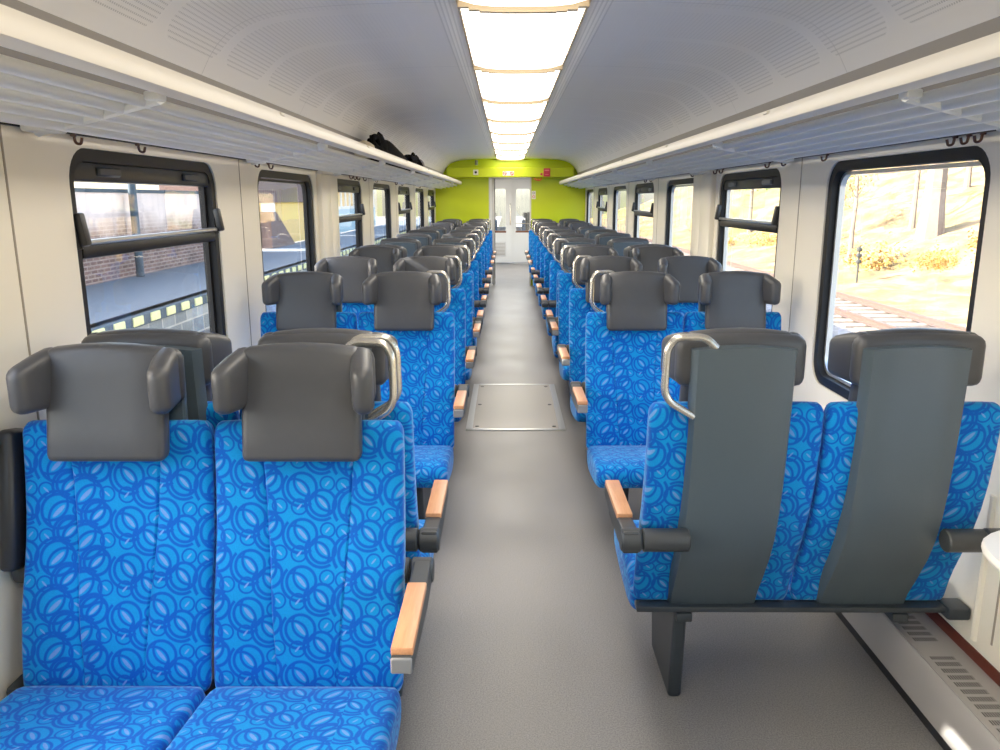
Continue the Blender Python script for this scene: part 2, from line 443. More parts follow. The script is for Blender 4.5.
WALL_END = 19.75
holes_y = [(y, y+WLEN) for y in WIN]
vest_holes = [(15.6, 16.5, .55, 1.75), (17.6, 18.5, .55, 1.75)]
for side, nm in ((-1, 'left'), (1, 'right')):
    mb = MB()
    holes = [rrect(a, b, WZ0, WZ1, .11) for a, b in holes_y]
    poly_holes(mb, [(Y0, .22), (Y1+.02, .22), (Y1+.02, 1.80), (Y0, 1.80)], holes, lambda y, z: (side*W, y, z))
    for h in holes:                              # reveals
        n = len(h)
        v = [(side*W, a, b) for a, b in h]+[(side*(W+.069), a, b) for a, b in h]
        mb.add(v, [(k, (k+1) % n, n+(k+1) % n, n+k) for k in range(n)])
    # outer skin of the coach
    o = mb.build('wall_'+nm, M['wall'], smooth=False); struct(o)
    sk = MB(); poly_holes(sk, [(Y0, -.9), (24., -.9), (24., 2.3), (Y0, 2.3)], holes+[rrect(a, b, c, d, .08) for a, b, c, d in vest_holes], lambda y, z: (side*(W+.070), y, z))
    struct(sk.build('trim_1' if side < 0 else 'trim_2', M['white'], smooth=False))
    # vestibule wall
    vb = MB(); vh = [rrect(a, b, c, d, .08) for a, b, c, d in vest_holes]
    poly_holes(vb, [(Y1+.05, 0), (24., 0), (24., 2.2), (Y1+.05, 2.2)], vh, lambda y, z: (side*W, y, z))
    struct(vb.build('wall_vestibule_'+nm, M['vest'], smooth=False))
    # base strip between wall and heater
    struct(MB().box(*sorted((side*(W+.03), side*(W-.004))), Y0, Y1, .1, .235).build('baseboard_'+nm, M['maroon'], smooth=False))
    # panel joints and pilasters
    jb = MB()
    for k in range(-2, 8):
        y = 2.085+1.83*k
        if k == 2 or not (Y0+.1 < y < Y1-.2): continue
        jb.box(*sorted((side*(W-.0015), side*(W+.01))), y-.004, y+.004, .29, 1.75, 1)
        jb.tube([(side*(W-.001), y+.08, .26), (side*(W-.001), y+.08, .72)], .012, 8, 0)
    struct(jb.build('trim_3' if side < 0 else 'trim_4', [M['wall'], M['groove']]))
    pb = MB()
    pb.rbox(.05, .28, 1.46, .012, 2, xf=Matrix.Translation((side*(W-.012), 5.63, 1.02)))
    pb.rbox(.05, .26, 1.46, .012, 2, xf=Matrix.Translation((side*(W-.006), 5.905, 1.02)))
    pb.rbox(.07, .56, .05, .012, 2, mat=1, xf=Matrix.Translation((side*(W-.018), 5.765, 1.752)))
    struct(pb.build('trim_5' if side < 0 else 'trim_6', [M['wall'], M['walltrim']]))

struct(MB().box(-1.42, 1.42, Y0-.06, Y0, -.05, 2.3).build('wall_back', M['wall'], smooth=False))

# ceiling: swept profile with girth in the UV
prof = [(.245, 2.262), (.33, 2.262)]+[(.33+.87*q/26, 2.262-.058*(q/26)**2-.190*(q/26)**9) for q in range(1, 27)]
prof2 = [(1.20, 2.015), (1.215, 1.93), (1.26, 1.85), (1.36, 1.79), (1.42, 1.79)]  # lower cove, its grey standing for the shade behind the rack
cb = MB()
for side in (-1, 1):
    g = 0.
    for i in range(len(prof)-1):
        a, b = prof[i], prof[i+1]; L = math.dist(a, b)
        cb.add([(side*a[0], Y0, a[1]), (side*a[0], Y1+.02, a[1]), (side*b[0], Y1+.02, b[1]), (side*b[0], Y0, b[1])], [(0, 1, 2, 3)], 0,
               [[(g, Y0), (g, Y1), (g+L, Y1), (g+L, Y0)]])
        g += L
    for i in range(len(prof2)-1):
        a, b = prof2[i], prof2[i+1]
        cb.add([(side*a[0], Y0, a[1]), (side*a[0], Y1+.02, a[1]), (side*b[0], Y1+.02, b[1]), (side*b[0], Y0, b[1])], [(0, 1, 2, 3)], 1)
    # lip of the lamp channel
    cb.add([(side*.245, Y0, 2.262), (side*.245, Y1+.02, 2.262), (side*.245, Y1+.02, 2.31), (side*.245, Y0, 2.31)], [(0, 1, 2, 3)], 1)
me_c = cb.build('ceiling', [M['ceiling'], M['covetrim'] ], sharp=60); struct(me_c)
bm = bmesh.new(); bm.from_mesh(me_c.data); bmesh.ops.remove_doubles(bm, verts=bm.verts, dist=.00005); bmesh.ops.recalc_face_normals(bm, faces=bm.faces); bm.to_mesh(me_c.data); bm.free()
struct(MB().box(-1.42, 1.42, Y0-.06, 24., 2.32, 2.40).build('ceiling_roof', M['white'], smooth=False))
# round edged roof outside
rf = MB()
for i in range(16):
    a0, a1 = pi*i/16, pi*(i+1)/16
    p = [(1.425*cos(a), 2.3+.32*sin(a)) for a in (a0, a1)]
    rf.add([(p[0][0], Y0, p[0][1]), (p[0][0], 24, p[0][1]), (p[1][0], 24, p[1][1]), (p[1][0], Y0, p[1][1])], [(0, 1, 2, 3)])
struct(rf.build('trim_7', M['white']))

# end partition with opening
OX0, OX1, OZ = -.385, .375, 1.945
pt = [(x, z) for x, z in prof[2:]]+[(1.215, 1.93), (1.26, 1.85), (1.36, 1.79), (1.40, 1.70), (1.40, 0)]
outl = [(OX1, 0), (OX1, OZ), (OX0, OZ), (OX0, 0), (-1.40, 0), (-1.40, 1.70)]
topl = [(-x, z) for x, z in reversed(pt[:-2])]+[(x, z) for x, z in pt]
outl = [(OX1, 0), (OX1, OZ), (OX0, OZ), (OX0, 0), (-1.40, 0), (-1.40, 1.70)]+topl[:]
eb = MB()
poly_holes(eb, outl, [], lambda x, z: (x, Y1, z), 0)
poly_holes(eb, outl, [], lambda x, z: (x, Y1+.06, z), 1)
eb.box(-1.4, 1.4, Y1+.05, Y1+.06, 2.1, 2.33, 1)
eb.box(-.345, .345, Y1, Y1+.06, 2.24, 2.33, 0)
eb.box(OX0-.002, OX0+.006, Y1-.004, Y1+.07, 0, OZ, 1); eb.box(OX1-.022, OX1+.002, Y1-.006, Y1+.07, 0, OZ, 1)
struct(eb.build('wall_end', [M['green'], M['walltrim']], smooth=False))
bb = MB(); bb.rbox(2.24, .25, .165, .012, 2, xf=Matrix.Translation((-.005, Y1-.125, 2.018)))
struct(bb.build('trim_8', M['green'], smooth=False))

# vestibule: inner ceiling, far partition with two glazed door leaves
struct(MB().box(-1.35, 1.35, Y1+.06, 24, 2.14, 2.2).build('ceiling_vestibule', M['vest'], smooth=False))
DY = 19.7
db = MB()
poly_holes(db, [(-1.35, 0), (1.35, 0), (1.35, 2.2), (-1.35, 2.2)], [[(-.47, .02), (.56, .02), (.56, 2.02), (-.47, 2.02)]], lambda x, z: (x, DY, z))
struct(db.build('wall_vestibule_far', M['vest'], smooth=False))
def door_leaf(idx, x0, x1, y, gx0, gx1):
    d = MB()
    poly_holes(d, [(x0, .03), (x1, .03), (x1, 2.02), (x0, 2.02)], [rrect(gx0, gx1, .80, 1.80, .05)], lambda x, z: (x, y-.02, z))
    poly_holes(d, [(x0, .03), (x1, .03), (x1, 2.02), (x0, 2.02)], [rrect(gx0, gx1, .80, 1.80, .05)], lambda x, z: (x, y+.02, z))
    h = rrect(gx0, gx1, .80, 1.80, .05); n = len(h)
    d.add([(a, y-.02, b) for a, b in h]+[(a, y+.02, b) for a, b in h], [(k, (k+1) % n, n+(k+1) % n, n+k) for k in range(n)])
    for xa in (x0, x1): d.box(xa-.004, xa+.004, y-.021, y+.021, .03, 2.02)
    o = d.build('door_%d' % idx, M['doorw'], smooth=False); struct(o)
    MB().box(gx0, gx1, y-.003, y+.003, .80, 1.80).build('door_glass', M['glass'], o, smooth=False)
    MB().box(gx0-.01, gx1+.01, y-.028, y-.018, .755, .80).build('door_ledge', M['ledge'], o, smooth=False)
    return o
dl = door_leaf(1, -.47, .06, DY-.05, -.36, -.09)
dr = door_leaf(2, .05, .56, DY+.02, .16, .50)
vg = MB(); vg.rbox(.30, .02, .36, .015, 2, mat=0, xf=Matrix.Translation((-.235, DY-.075, .36)))
for k in range(9): vg.box(-.36, -.11, DY-.088, DY-.083, .22+.034*k, .232+.034*k, 1)
vg.build('door_vent', [M['vest'], M['groove']], dl)
hd = MB(); hd.tube(rounded_path([(.02, DY-.075, .95), (.02, DY-.12, .95), (.02, DY-.12, 1.45), (.02, DY-.075, 1.45)], .03), .012)
hd.build('door_handle', M['steel'], dl)
br = MB(); br.tube([(.16, DY-.04, .97), (.50, DY-.04, .97)], .012); br.build('guard_bar', M['steel'], dr)
struct(MB().box(-1.35, 1.35, 23.9, 23.96, 0, .75).build('wall_saloon_far', M['doorw'], smooth=False))
# sliding door edge parked at the left jamb
sd = MB(); sd.rbox(.05, .09, 1.92, .01, 2, xf=Matrix.Translation((OX0+.075, Y1+.12, .97)))
sdo = sd.build('door_3', M['vest']); struct(sdo)
MB().box(OX0+.098, OX0+.108, Y1+.08, Y1+.15, .02, 1.92).build('door_seal', M['rubber'], sdo, smooth=False)

# ------------------------------------------------------------------ windows
def ring_mesh(mb, outer, inner, x0, x1, mat):
    n = len(outer)
    v = [(x0, a, b) for a, b in outer]+[(x0, a, b) for a, b in inner]+[(x1, a, b) for a, b in outer]+[(x1, a, b) for a, b in inner]
    f = []
    for k in range(n):
        j = (k+1) % n
        f += [(k, j, n+j, n+k), (n+k, n+j, 3*n+j, 3*n+k), (2*n+k, 3*n+k, 3*n+j, 2*n+j), (k, 2*n+k, 2*n+j, j)]
    mb.add(v, f, mat)

wi = 0
for side in (-1, 1):
    for k, y in enumerate(WIN):
        wi += 1
        opening = ((k % 2) == 0) if side < 0 else ((k % 2) == 1)
        a, b = y, y+WLEN
        fb = MB()
        ring_mesh(fb, rrect(a-.001, b+.001, WZ0-.001, WZ1+.001, .111), rrect(a+.040, b-.040, WZ0+.040, WZ1-.040, .075), side*(W+.008), side*(W+.062), 0)
        ring_mesh(fb, rrect(a+.044, b-.044, WZ0+.044, WZ1-.044, .076), rrect(a+.058, b-.058, WZ0+.058, WZ1-.058, .062), side*(W+.036), side*(W+.060), 1 if side > 0 else 0)
        root = fb.build('window_%d' % wi, [M['rubber'], M['alu']]); struct(root)
        if not opening:
            g = MB(); o_ = rrect(a+.04, b-.04, WZ0+.04, WZ1-.04, .07)
            g.add([(side*(W+.05), p, q) for p, q in o_], [tuple(range(len(o_)))]); g.build('pane', M['glass'], root, smooth=False)
        else:
            zt = 1.41
            for z0, z1, xo, nm in ((WZ0+.04, zt, .05, 'lower_pane'), (zt, WZ1-.04, .042, 'hopper_pane')):
                g = MB(); o_ = rrect(a+.04, b-.04, z0, z1, .05)
                g.add([(side*(W+xo), p, q) for p, q in o_], [tuple(range(len(o_)))]); g.build(nm, M['glass'], root, smooth=False)
            t = MB(); t.rbox(.04, WLEN-.085, .044, .012, 2, mat=0, xf=Matrix.Translation((side*(W+.022), y+WLEN/2, zt-.008)))
            t.rbox(.022, WLEN-.09, .014, .004, 1, mat=1, xf=Matrix.Translation((side*(W+.004), y+WLEN/2, zt+.022)))
            t.build('transom', [M['rubber'], M['alu']], root)
            hb = MB(); hb.rbox(.035, WLEN-.11, .062, .01, 2, xf=Matrix.Translation((side*(W+.030), y+WLEN/2, WZ1-.070)))
            hb = hb.build('hopper_rail', M['blackp'], root)
            for dy in (.26, .94):
                q = MB(); q.rbox(.02, .15, .03, .006, 1, xf=Matrix.Translation((side*(W+.010), y+dy, WZ1-.068))); q.build('hinge', M['greycap'] if side > 0 else M['dark'], hb)
            for dy in (.026, WLEN-.026):
                q = MB(); q.rbox(.028, .032, .10, .008, 2, xf=Matrix.Translation((side*(W-.008), y+dy, zt+.062)) @ Matrix.Rotation(side*.15, 4, 'Y'))
                q.tube([(side*(W+.012), y+dy, zt+.03), (side*(W+.004), y+dy, zt+.002)], .009)
                q.build('latch', M['blackp'], root)

# vestibule panes
for side in (-1, 1):
    for a, b, c, d in vest_holes:
        wi += 1
        fb = MB(); ring_mesh(fb, rrect(a, b, c, d, .08), rrect(a+.04, b-.04, c+.04, d-.04, .05), side*(W-.006), side*(W+.075), 0)
        root = fb.build('window_%d' % wi, M['rubber']); struct(root)
        g = MB(); o_ = rrect(a+.04, b-.04, c+.04, d-.04, .05)
        g.add([(side*(W+.05), p, q) for p, q in o_], [tuple(range(len(o_)))]); g.build('pane', M['glass'], root, smooth=False)

# ------------------------------------------------------------------ ceiling lights
lx = [.248+1.43*k for k in range(0, 10)]
ordn = ['first', 'second', 'third', 'fourth', 'fifth', 'sixth', 'seventh', 'eighth', 'ninth', 'tenth', 'eleventh', 'twelfth', 'thirteenth', 'fourteenth', 'fifteenth', 'sixteenth', 'seventeenth', 'eighteenth']
proto = None
for k in range(-1, 10):
    y0 = .248+1.43*k; y1 = min(y0+1.43, Y1); c = (y0+y1)/2; h = (y1-y0)/2
    r = empty('ceiling_light', (0, c, 2.27), category=None) if False else empty('ceiling_light', (0, c, 2.27))
    vis = k-1 if k >= 1 else None
    lab = ('bright ceiling light panel, %s one in view counted from the camera' % ordn[k-1]) if k >= 1 else ('ceiling light panel overhead just behind the view' if k == 0 else 'ceiling light panel at the rear behind the camera')
    if k == 9: lab = 'bright ceiling light panel touching the lime green end wall'
    tag(r, lab, 'light', 'ceiling light panels over the aisle')
    d = MB(); n = 8
    for i in range(n):      # slightly bowed diffuser
        x0, x1 = -.238+.476*i/n, -.238+.476*(i+1)/n
        z = lambda x: -.004-.024*(1-(x/.238)**4)
        d.add([(x0, -h+.012, z(x0)), (x0, h-.012, z(x0)), (x1, h-.012, z(x1)), (x1, -h+.012, z(x1))], [(0, 1, 2, 3)])
    d.build('diffuser', M['light'], r)
    f = MB()
    for i in range(12):
        xa, xb = -.24+.04*i, -.20+.04*i; zz = -.010-.026*(1-((xa+.02)/.24)**4)
        f.box(xa, xb, -h, -h+.015, zz-.010, .04); f.box(xa, xb, h-.015, h, zz-.010, .04)
    f.box(-.245, -.236, -h, h, -.010, .04); f.box(.236, .245, -h, h, -.010, .04); f.box(-.245, .245, -h, h, .04, .045)
    f.build('lamp_frame', M['lamprib'], r, smooth=False)

# ------------------------------------------------------------------ luggage racks
RACKY = [2.09+1.83*k for k in range(-1, 7)]
for side, nm in ((-1, 'left'), (1, 'right')):
    r = empty('luggage_rack', (side*1.1, 0, 1.8))
    tag(r, 'long white slatted luggage rack above the %s windows' % nm, 'luggage rack')
    ox = side*1.1
    L = MB()
    prf = [(.875, 1.822), (.872, 1.85), (.885, 1.872), (.905, 1.878), (.925, 1.862), (.93, 1.835), (.92, 1.815), (.895, 1.812)]
    n = len(prf)
    v = [(side*x-ox, Y0, z-1.8) for x, z in prf]+[(side*x-ox, Y1, z-1.8) for x, z in prf]
    L.add(v, [(k, (k+1) % n, n+(k+1) % n, n+k) for k in range(n)]+[tuple(range(n)), tuple(range(n, 2*n))])
    for y in [1.17+1.83*k for k in range(0, 7)]: L.rbox(.01, .05, .012, .003, 1, xf=Matrix.Translation((side*.876-ox, y, .062)))
    L.build('front_lip', M['lip'], r)
    for k in range(5):
        x = .972+.066*k; z = 1.812-.012*k
        s = MB(); pp = [(x+.0158*cos(a_), z-.006+(.021 if sin(a_) < 0 else .010)*sin(a_)) for a_ in [2*pi*q/14 for q in range(14)]]
        m = len(pp); v = [(side*a-ox, Y0, b-1.8) for a, b in pp]+[(side*a-ox, Y1, b-1.8) for a, b in pp]
        s.add(v, [(i, (i+1) % m, m+(i+1) % m, m+i) for i in range(m)]+[tuple(range(m)), tuple(range(m, 2*m))])
        s.build('slat', M['slat'], r)
    w = MB(); w.box(*sorted((side*1.29-ox, side*1.348-ox)), Y0, Y1, -.045, .0)
    w.box(*sorted((side*1.335-ox, side*1.349-ox)), Y0, Y1, -.052, -.045, 1)
    w.build('wall_rail', [M['slat'], M['rubber']], r, smooth=False)
    for y in RACKY:
        b = MB(); b.tube([(side*.925-ox, y-.03, .006), (side*1.32-ox, y+.11, -.060)], .015, 8)
        b.rbox(.04, .05, .022, .006, 2, xf=Matrix.Translation((side*.935-ox, y-.03, .010)))
        b.rbox(.07, .11, .03, .008, 2, xf=Matrix.Translation((side*1.295-ox, y+.10, -.050)))
        b.build('bracket_arm', M['slat'], r)

# coat hooks
hk = {-1: [2.416, 2.832, 4.127, 4.365, 6.60, 6.77, 6.93, 7.236, 7.885, 9.275, 9.795, 11.77], 1: [2.432, 2.503, 2.58, 3.589, 4.104, 4.363, 5.292, 5.441, 5.735, 6.096, 7.843, 8.152]}
hp = MB(); hp.rbox(.012, .03, .022, .004, 2, xf=Matrix.Translation((-.006, 0, -.004)))
hp.tube(rounded_path([(-.008, 0, -.006), (-.012, 0, -.04), (-.032, 0, -.045), (-.038, 0, -.018)], .014), .0058, 8)
hobj = None
for side in (-1, 1):
    for i, y in enumerate(hk[side]):
        if hobj is None: hobj = hp.build('coat_hook', M['hook']); o = hobj
        else: o = hobj.copy(); COL.objects.link(o)
        o.location = (side*(W-.006), y, 1.752); o.scale = (.8, .8, .72); o.rotation_euler = (0, 0, 0 if side > 0 else pi)
        tag(o, '%s brown coat hook from the camera on the rail above the %s windows' % (ordn[i], 'left' if side < 0 else 'right'), 'hook', 'coat hooks below the %s luggage rack' % ('left' if side < 0 else 'right'))

# ------------------------------------------------------------------ heaters along the walls
for side, nm in ((-1, 'left'), (1, 'right')):
    r = empty('wall_heater', (side*1.28, 0, 0))
    tag(r, 'low grey heater duct with slotted top along the %s wall' % nm, 'heater')
    ox = side*1.28
    f = MB(); f.rbox(.022, Y1-Y0-.02, .165, .008, 2, xf=Matrix.Translation((side*1.212-ox, (Y0+Y1)/2, .112))); f.build('front_panel', M['heater'], r)
    k = MB(); k.box(*sorted((side*1.205-ox, side*1.215-ox)), Y0, Y1, 0, .03); k.build('kick_strip', M['blackp'], r, smooth=False)
    t = MB(); t.box(*sorted((side*1.205, side*1.346)), Y0, Y1-.01, .186, .198)
    to = t.build('top_grille', M['heatertop'], r, smooth=False); to.location = (-ox, 0, 0)

# ------------------------------------------------------------------ floor hatch
h = empty('floor_hatch', (0, 5.93, 0)); tag(h, 'rectangular metal-edged hatch in the aisle floor', 'hatch')
MB().box(-.30, .30, -.665, .665, .0, .004).build('hatch_panel', M['hatch'], h, smooth=False)
f = MB()
for s in (-1, 1): f.box(*sorted((s*.30, s*.345)), -.68, .68, 0, .007)
f.box(-.345, .345, -.69, -.665, 0, .007); f.box(-.345, .345, .665, .69, 0, .007)
f.build('hatch_frame', M['alu'], h, smooth=False)
for sx in (-1, 1):
    for yy in (-.6, 0, .6): MB().cyl((sx*.27, yy, .004), (sx*.27, yy, .007), .014, 12).build('screw', M['dark'], h)

# ------------------------------------------------------------------ seats
def slab(center, hw, er, cols, seam=None, groove=.0, pans=(0., 0., 0.), nseg=5, ends=5, front_off=None):
    """Cushion swept from a side profile: center = [(y, z, half_thickness)], rounded ends and side edges."""
    P = [Vector((y, z)) for y, z, t in center]; T = [t for *_, t in center]
    n = len(P)
    def prof_at(ins):
        fr, bk = [], []
        for i in range(n):
            d = (P[min(i+1, n-1)]-P[max(i-1, 0)]).normalized(); nr = Vector((-d.y, d.x))   # points to -y when d is +z
            t = max(T[i]-ins, .004)
            c = P[i]
            if i == 0: c = c+d*ins*.8
            if i == n-1: c = c-d*ins*.8
            fr.append(c+nr*t); bk.append(c-nr*t)
        def cap(a, b, d, k):
            c = (a+b)/2; r = (a-b)/2; out = []
            for j in range(1, k):
                an = pi*j/k; out.append(c+r*cos(an)+d*r.length*sin(an)*.8)
            return out
        d1 = (P[-1]-P[-2]).normalized(); d0 = (P[0]-P[1]).normalized()
        return fr+cap(fr[-1], bk[-1], d1, ends)+bk[::-1]+cap(bk[0], fr[0], d0, ends)
    base = prof_at(0.)
    m = len(base)
    arc = [0.]
    for i in range(1, m): arc.append(arc[-1]+(base[i]-base[i-1]).length)
    zmin = min(p.y for p in base); zmax = max(p.y for p in base)
    colx = []
    for k in range(nseg, 0, -1):
        a = (pi/2)*k/nseg; colx.append((-(hw-er)-er*sin(a), er*(1-cos(a)), 0))
    colx += [(x, 0., g) for x, g in cols]
    for k in range(1, nseg+1):
        a = (pi/2)*k/nseg; colx.append(((hw-er)+er*sin(a), er*(1-cos(a)), 0))
    verts = []; info = []
    for x, ins, g in colx:
        pr = prof_at(ins)
        for j, p in enumerate(pr):
            xx = x; y, z = p.x, p.y
            if seam and j < n:
                f = j/(n-1); s0 = seam[1]; s = seam[0]+(seam[1]-seam[0])*f     # seam position at this height
                ax = abs(x)
                if ax <= s0+1e-6: xx = x*s/s0
                elif ax < hw-er: xx = math.copysign(s+(ax-s0)*(hw-er-s)/(hw-er-s0), x)
                if g and 0 < j < n-1:
                    d = (P[min(j+1, n-1)]-P[max(j-1, 0)]).normalized(); nr = Vector((-d.y, d.x))
                    y -= nr.x*g; z -= nr.y*g
            verts.append((xx, y, z)); info.append((xx, arc[j]))
    faces, uvs = [], []
    nc = len(colx)
    for c in range(nc-1):
        xm = (colx[c][0]+colx[c+1][0])/2
        s0 = seam[1] if seam else 9
        off = pans[0] if xm < -s0 else (pans[2] if xm > s0 else pans[1])
        for j in range(m):
            k = (j+1) % m
            ids = (c*m+j, (c+1)*m+j, (c+1)*m+k, c*m+k)
            faces.append(ids); uu = []
            for q, jj in zip(ids, (j, j, k, k)):
                vv = arc[jj] if not (k == 0 and jj == 0) else arc[-1]+.01
                uu.append((info[q][0]+off, vv+off*.6))
            uvs.append(uu)
    for c in (0, nc-1):
        ids = list(range(c*m, c*m+m)); faces.append(ids); uvs.append([(verts[q][1]+.05, verts[q][2]) for q in ids])
    mb = MB(); mb.add(verts, faces, 0, uvs); return mb

SX = .243        # seat centre from the pair centre
HWS = .239       # half width of one upholstery block
back_c = [(-.124, .356, .018), (-.112, .42, .022), (-.098, .47, .026), (-.075, .54, .034), (-.045, .62, .036), (-.018, .70, .036), (.0, .78, .035), (.014, .88, .033), (.020, .94, .032), (.024, .99, .030)]
cush_c = [(-.175, .330, .054), (-.24, .330, .062), (-.34, .340, .064), (-.45, .354, .064), (-.525, .364, .060), (-.565, .364, .053)]
seat_cols = [(-.19, 0), (-.15, 0), (-.127, 0), (-.121, .0055), (-.115, 0), (-.06, 0), (0, 0), (.06, 0), (.115, 0), (.121, .0055), (.127, 0), (.15, 0), (.19, 0)]

def shell_mesh():
    pts = [(-.100, .325), (-.075, .39), (-.035, .46), (.005, .535), (.035, .61), (.055, .69), (.068, .78), (.077, .88), (.084, .98), (.090, 1.08), (.094, 1.185)]
    xs = [-.140, -.139, -.135, -.128, -.098, -.090, -.045, 0, .045, .090, .098, .128, .135, .139, .140]
    def dep(x):
        a = abs(x)
        if a <= .090: return .0
        if a <= .098: return (a-.09)/.008*.002
        if a <= .128: return .002+(a-.098)/.03*.002
        return .004+((a-.128)/.012)**2*.040
    v = []; n = len(pts); m = len(xs)
    for i, (y, z) in enumerate(pts):
        for x in xs:
            zz = z-(x/.14)**2*.010 if i == n-1 else z
            v.append((x, y-dep(x), zz))
    f = [(i*m+j, i*m+j+1, (i+1)*m+j+1, (i+1)*m+j) for i in range(n-1) for j in range(m-1)]
    o = len(v)
    for i, (y, z) in enumerate(pts):           # front faces (hidden side)
        for x in xs:
            zz = z-(x/.14)**2*.010 if i == n-1 else z
            v.append((x*.97, y-.052, zz))
    f += [(o+i*m+j, o+(i+1)*m+j, o+(i+1)*m+j+1, o+i*m+j+1) for i in range(n-1) for j in range(m-1)]
    for i in range(n-1):
        for j in (0, m-1): f.append((i*m+j, (i+1)*m+j, o+(i+1)*m+j, o+i*m+j))
    for j in range(m-1):
        for i in (0, n-1): f.append((i*m+j, i*m+j+1, o+i*m+j+1, o+i*m+j))
    mb = MB(); mb.add(v, f); return mb

def headrest_mesh():
    mb = MB()
    def warp(c):
        x, y, z = c
        f = (z+.14)/.28
        y = y*(1+.25*max(0, f-.4)) + (-.047+.052*f) + .010*(1-(x/.145)**2)*0
        if f > .8: z -= (x/.145)**2*.012
        return (x, y, z+1.078)
    mb.rbox(.292, .052, .285, .018, 3, warp=warp, cuts=3)
    def warp2(c):
        x, y, z = c
        if z > .03: z -= (x/.185)**2*.012
        return (x, y+.020, z+1.138)
    mb.rbox(.350, .062, .150, .026, 3, warp=warp2, cuts=2)
    return mb
def wing_mesh(s):
    mb = MB()
    a = Vector((.142, .012)); b = Vector((.167, -.108)); L = (b-a).length; ang = atan2(b.y-a.y, b.x-a.x)
    def warp(c):
        x, y, z = c          # x along the wing
        t = (x+L/2)/L
        z = z*(1-.16*t)-.006*t
        if z > 0: z -= .012*t*t
        return (x, y*(1-.1*t), z)
    xf = Matrix.Translation((s*(a.x+b.x)/2, (a.y+b.y)/2, 1.136)) @ Matrix.Rotation(s*ang if s > 0 else pi-ang, 4, 'Z')
    mb.rbox(L+.03, .056, .150, .026, 4, xf=xf, warp=warp, cuts=1)
    return mb

def make_pair(s, name):
    """s = local side of the aisle (+1 or -1); sitters face -y."""
    r = empty(name, (0, 0, 0))
    for i, sx in enumerate((-SX, SX)):
        o = slab(back_c, HWS, .022, seat_cols, seam=(.072, .121), pans=(.07+.11*i, 0.+.05*i, .16+.02*i)).build('backrest', M['fabric'], r); o.location.x = sx
        o = slab(cush_c[::-1] if False else cush_c, HWS, .026, seat_cols, seam=(.130, .121), pans=(.03+.04*i, .09, .19)).build('seat_cushion', M['fabric'], r); o.location.x = sx
        h = headrest_mesh().build('headrest', M['leather'], r); h.location = (sx-s*.003 if sx*s > 0 else sx+s*.003, 0, -.004)
        for q in (-1, 1): wing_mesh(q).build('headrest_wing', M['leather'], h)
        o = shell_mesh().build('back_shell', M['shell'], r, sharp=25); o.location = (sx-s*.002 if sx*s > 0 else sx+s*.025, 0, -.006)
    # grab handle at the aisle corner
    g = MB(); g.tube(rounded_path([(s*.322, .084, 1.176), (s*.352, .084, 1.205), (s*.430, .080, 1.203), (s*.450, .076, 1.17), (s*.452, .072, 1.055), (s*.436, .072, 1.025), (s*.370, .072, .985)], .028, 5), .0105, 10)
    g.build('grab_handle', M['steel'], r)
    # aisle arm: pivot barrel, arm, wood pad
    xa = s*.5255
    b = MB(); b.cyl((s*.36, -.005, .617), (s*.492, -.005, .617), .033, 24, bev=.004); b.cyl((s*.494, -.005, .617), (s*.553, -.005, .617), .034, 24, bev=.006)
    b.build('pivot_barrel', M['dark'], r)
    ar = MB()
    side_p = [(-.005, .650), (-.115, .640), (-.432, .636), (-.436, .600), (-.42, .594), (-.13, .575), (-.005, .585)]
    n = len(side_p)
    v = [(xa-.023, y, z) for y, z in side_p]+[(xa+.023, y, z) for y, z in side_p]
    ar.add(v, [tuple(range(n)), tuple(range(n, 2*n))]+[(k, (k+1) % n, n+(k+1) % n, n+k) for k in range(n)])
    arm = ar.build('armrest', M['dark'], r, smooth=False)
    bv = arm.modifiers.new('bevel', 'BEVEL'); bv.width = .005; bv.segments = 2; bv.limit_method = 'ANGLE'
    wp = MB(); wp.rbox(.047, .29, .020, .004, 2, xf=Matrix.Translation((xa, -.281, .642))); wp.build('wood_pad', M['wood'], arm)
    cp = MB(); cp.rbox(.045, .008, .036, .003, 1, xf=Matrix.Translation((xa, -.436, .617))); cp.build('end_cap', M['greycap'], arm)
    # window side: barrel and raised arm
    w = MB(); w.cyl((-s*.36, -.005, .617), (-s*.470, -.005, .617), .033, 24, bev=.004); w.cyl((-s*.472, -.005, .617), (-s*.535, -.005, .617), .035, 24, bev=.006)
    w.build('pivot_barrel', M['dark'], r)
    # underframe
    u = MB(); u.rbox(.955, .05, .018, .004, 2, xf=Matrix.Translation((0, -.095, .333))); u.rbox(.90, .035, .03, .006, 2, xf=Matrix.Translation((0, -.45, .300)))
    u.rbox(.07, .075, .04, .008, 2, xf=Matrix.Translation((-s*.497, -.09, .328)))
    for q in (-.33, .33): u.rbox(.05, .40, .03, .006, 2, xf=Matrix.Translation((q, -.27, .305)))
    u.build('underframe', M['frame'], r)
    bt = MB()
    l = MB(); lp = [(-.115, 0), (-.085, .325), (-.47, .285), (-.45, .15), (-.41, 0)]
    n = len(lp); x0 = s*.338
    v = [(x0-.021, y, z) for y, z in lp]+[(x0+.021, y, z) for y, z in lp]
    l.add(v, [tuple(range(n)), tuple(range(n, 2*n))]+[(k, (k+1) % n, n+(k+1) % n, n+k) for k in range(n)])
    leg = l.build('leg', M['frame'], r, smooth=False)
    bv = leg.modifiers.new('bevel', 'BEVEL'); bv.width = .012; bv.segments = 3; bv.limit_method = 'ANGLE'
    return r

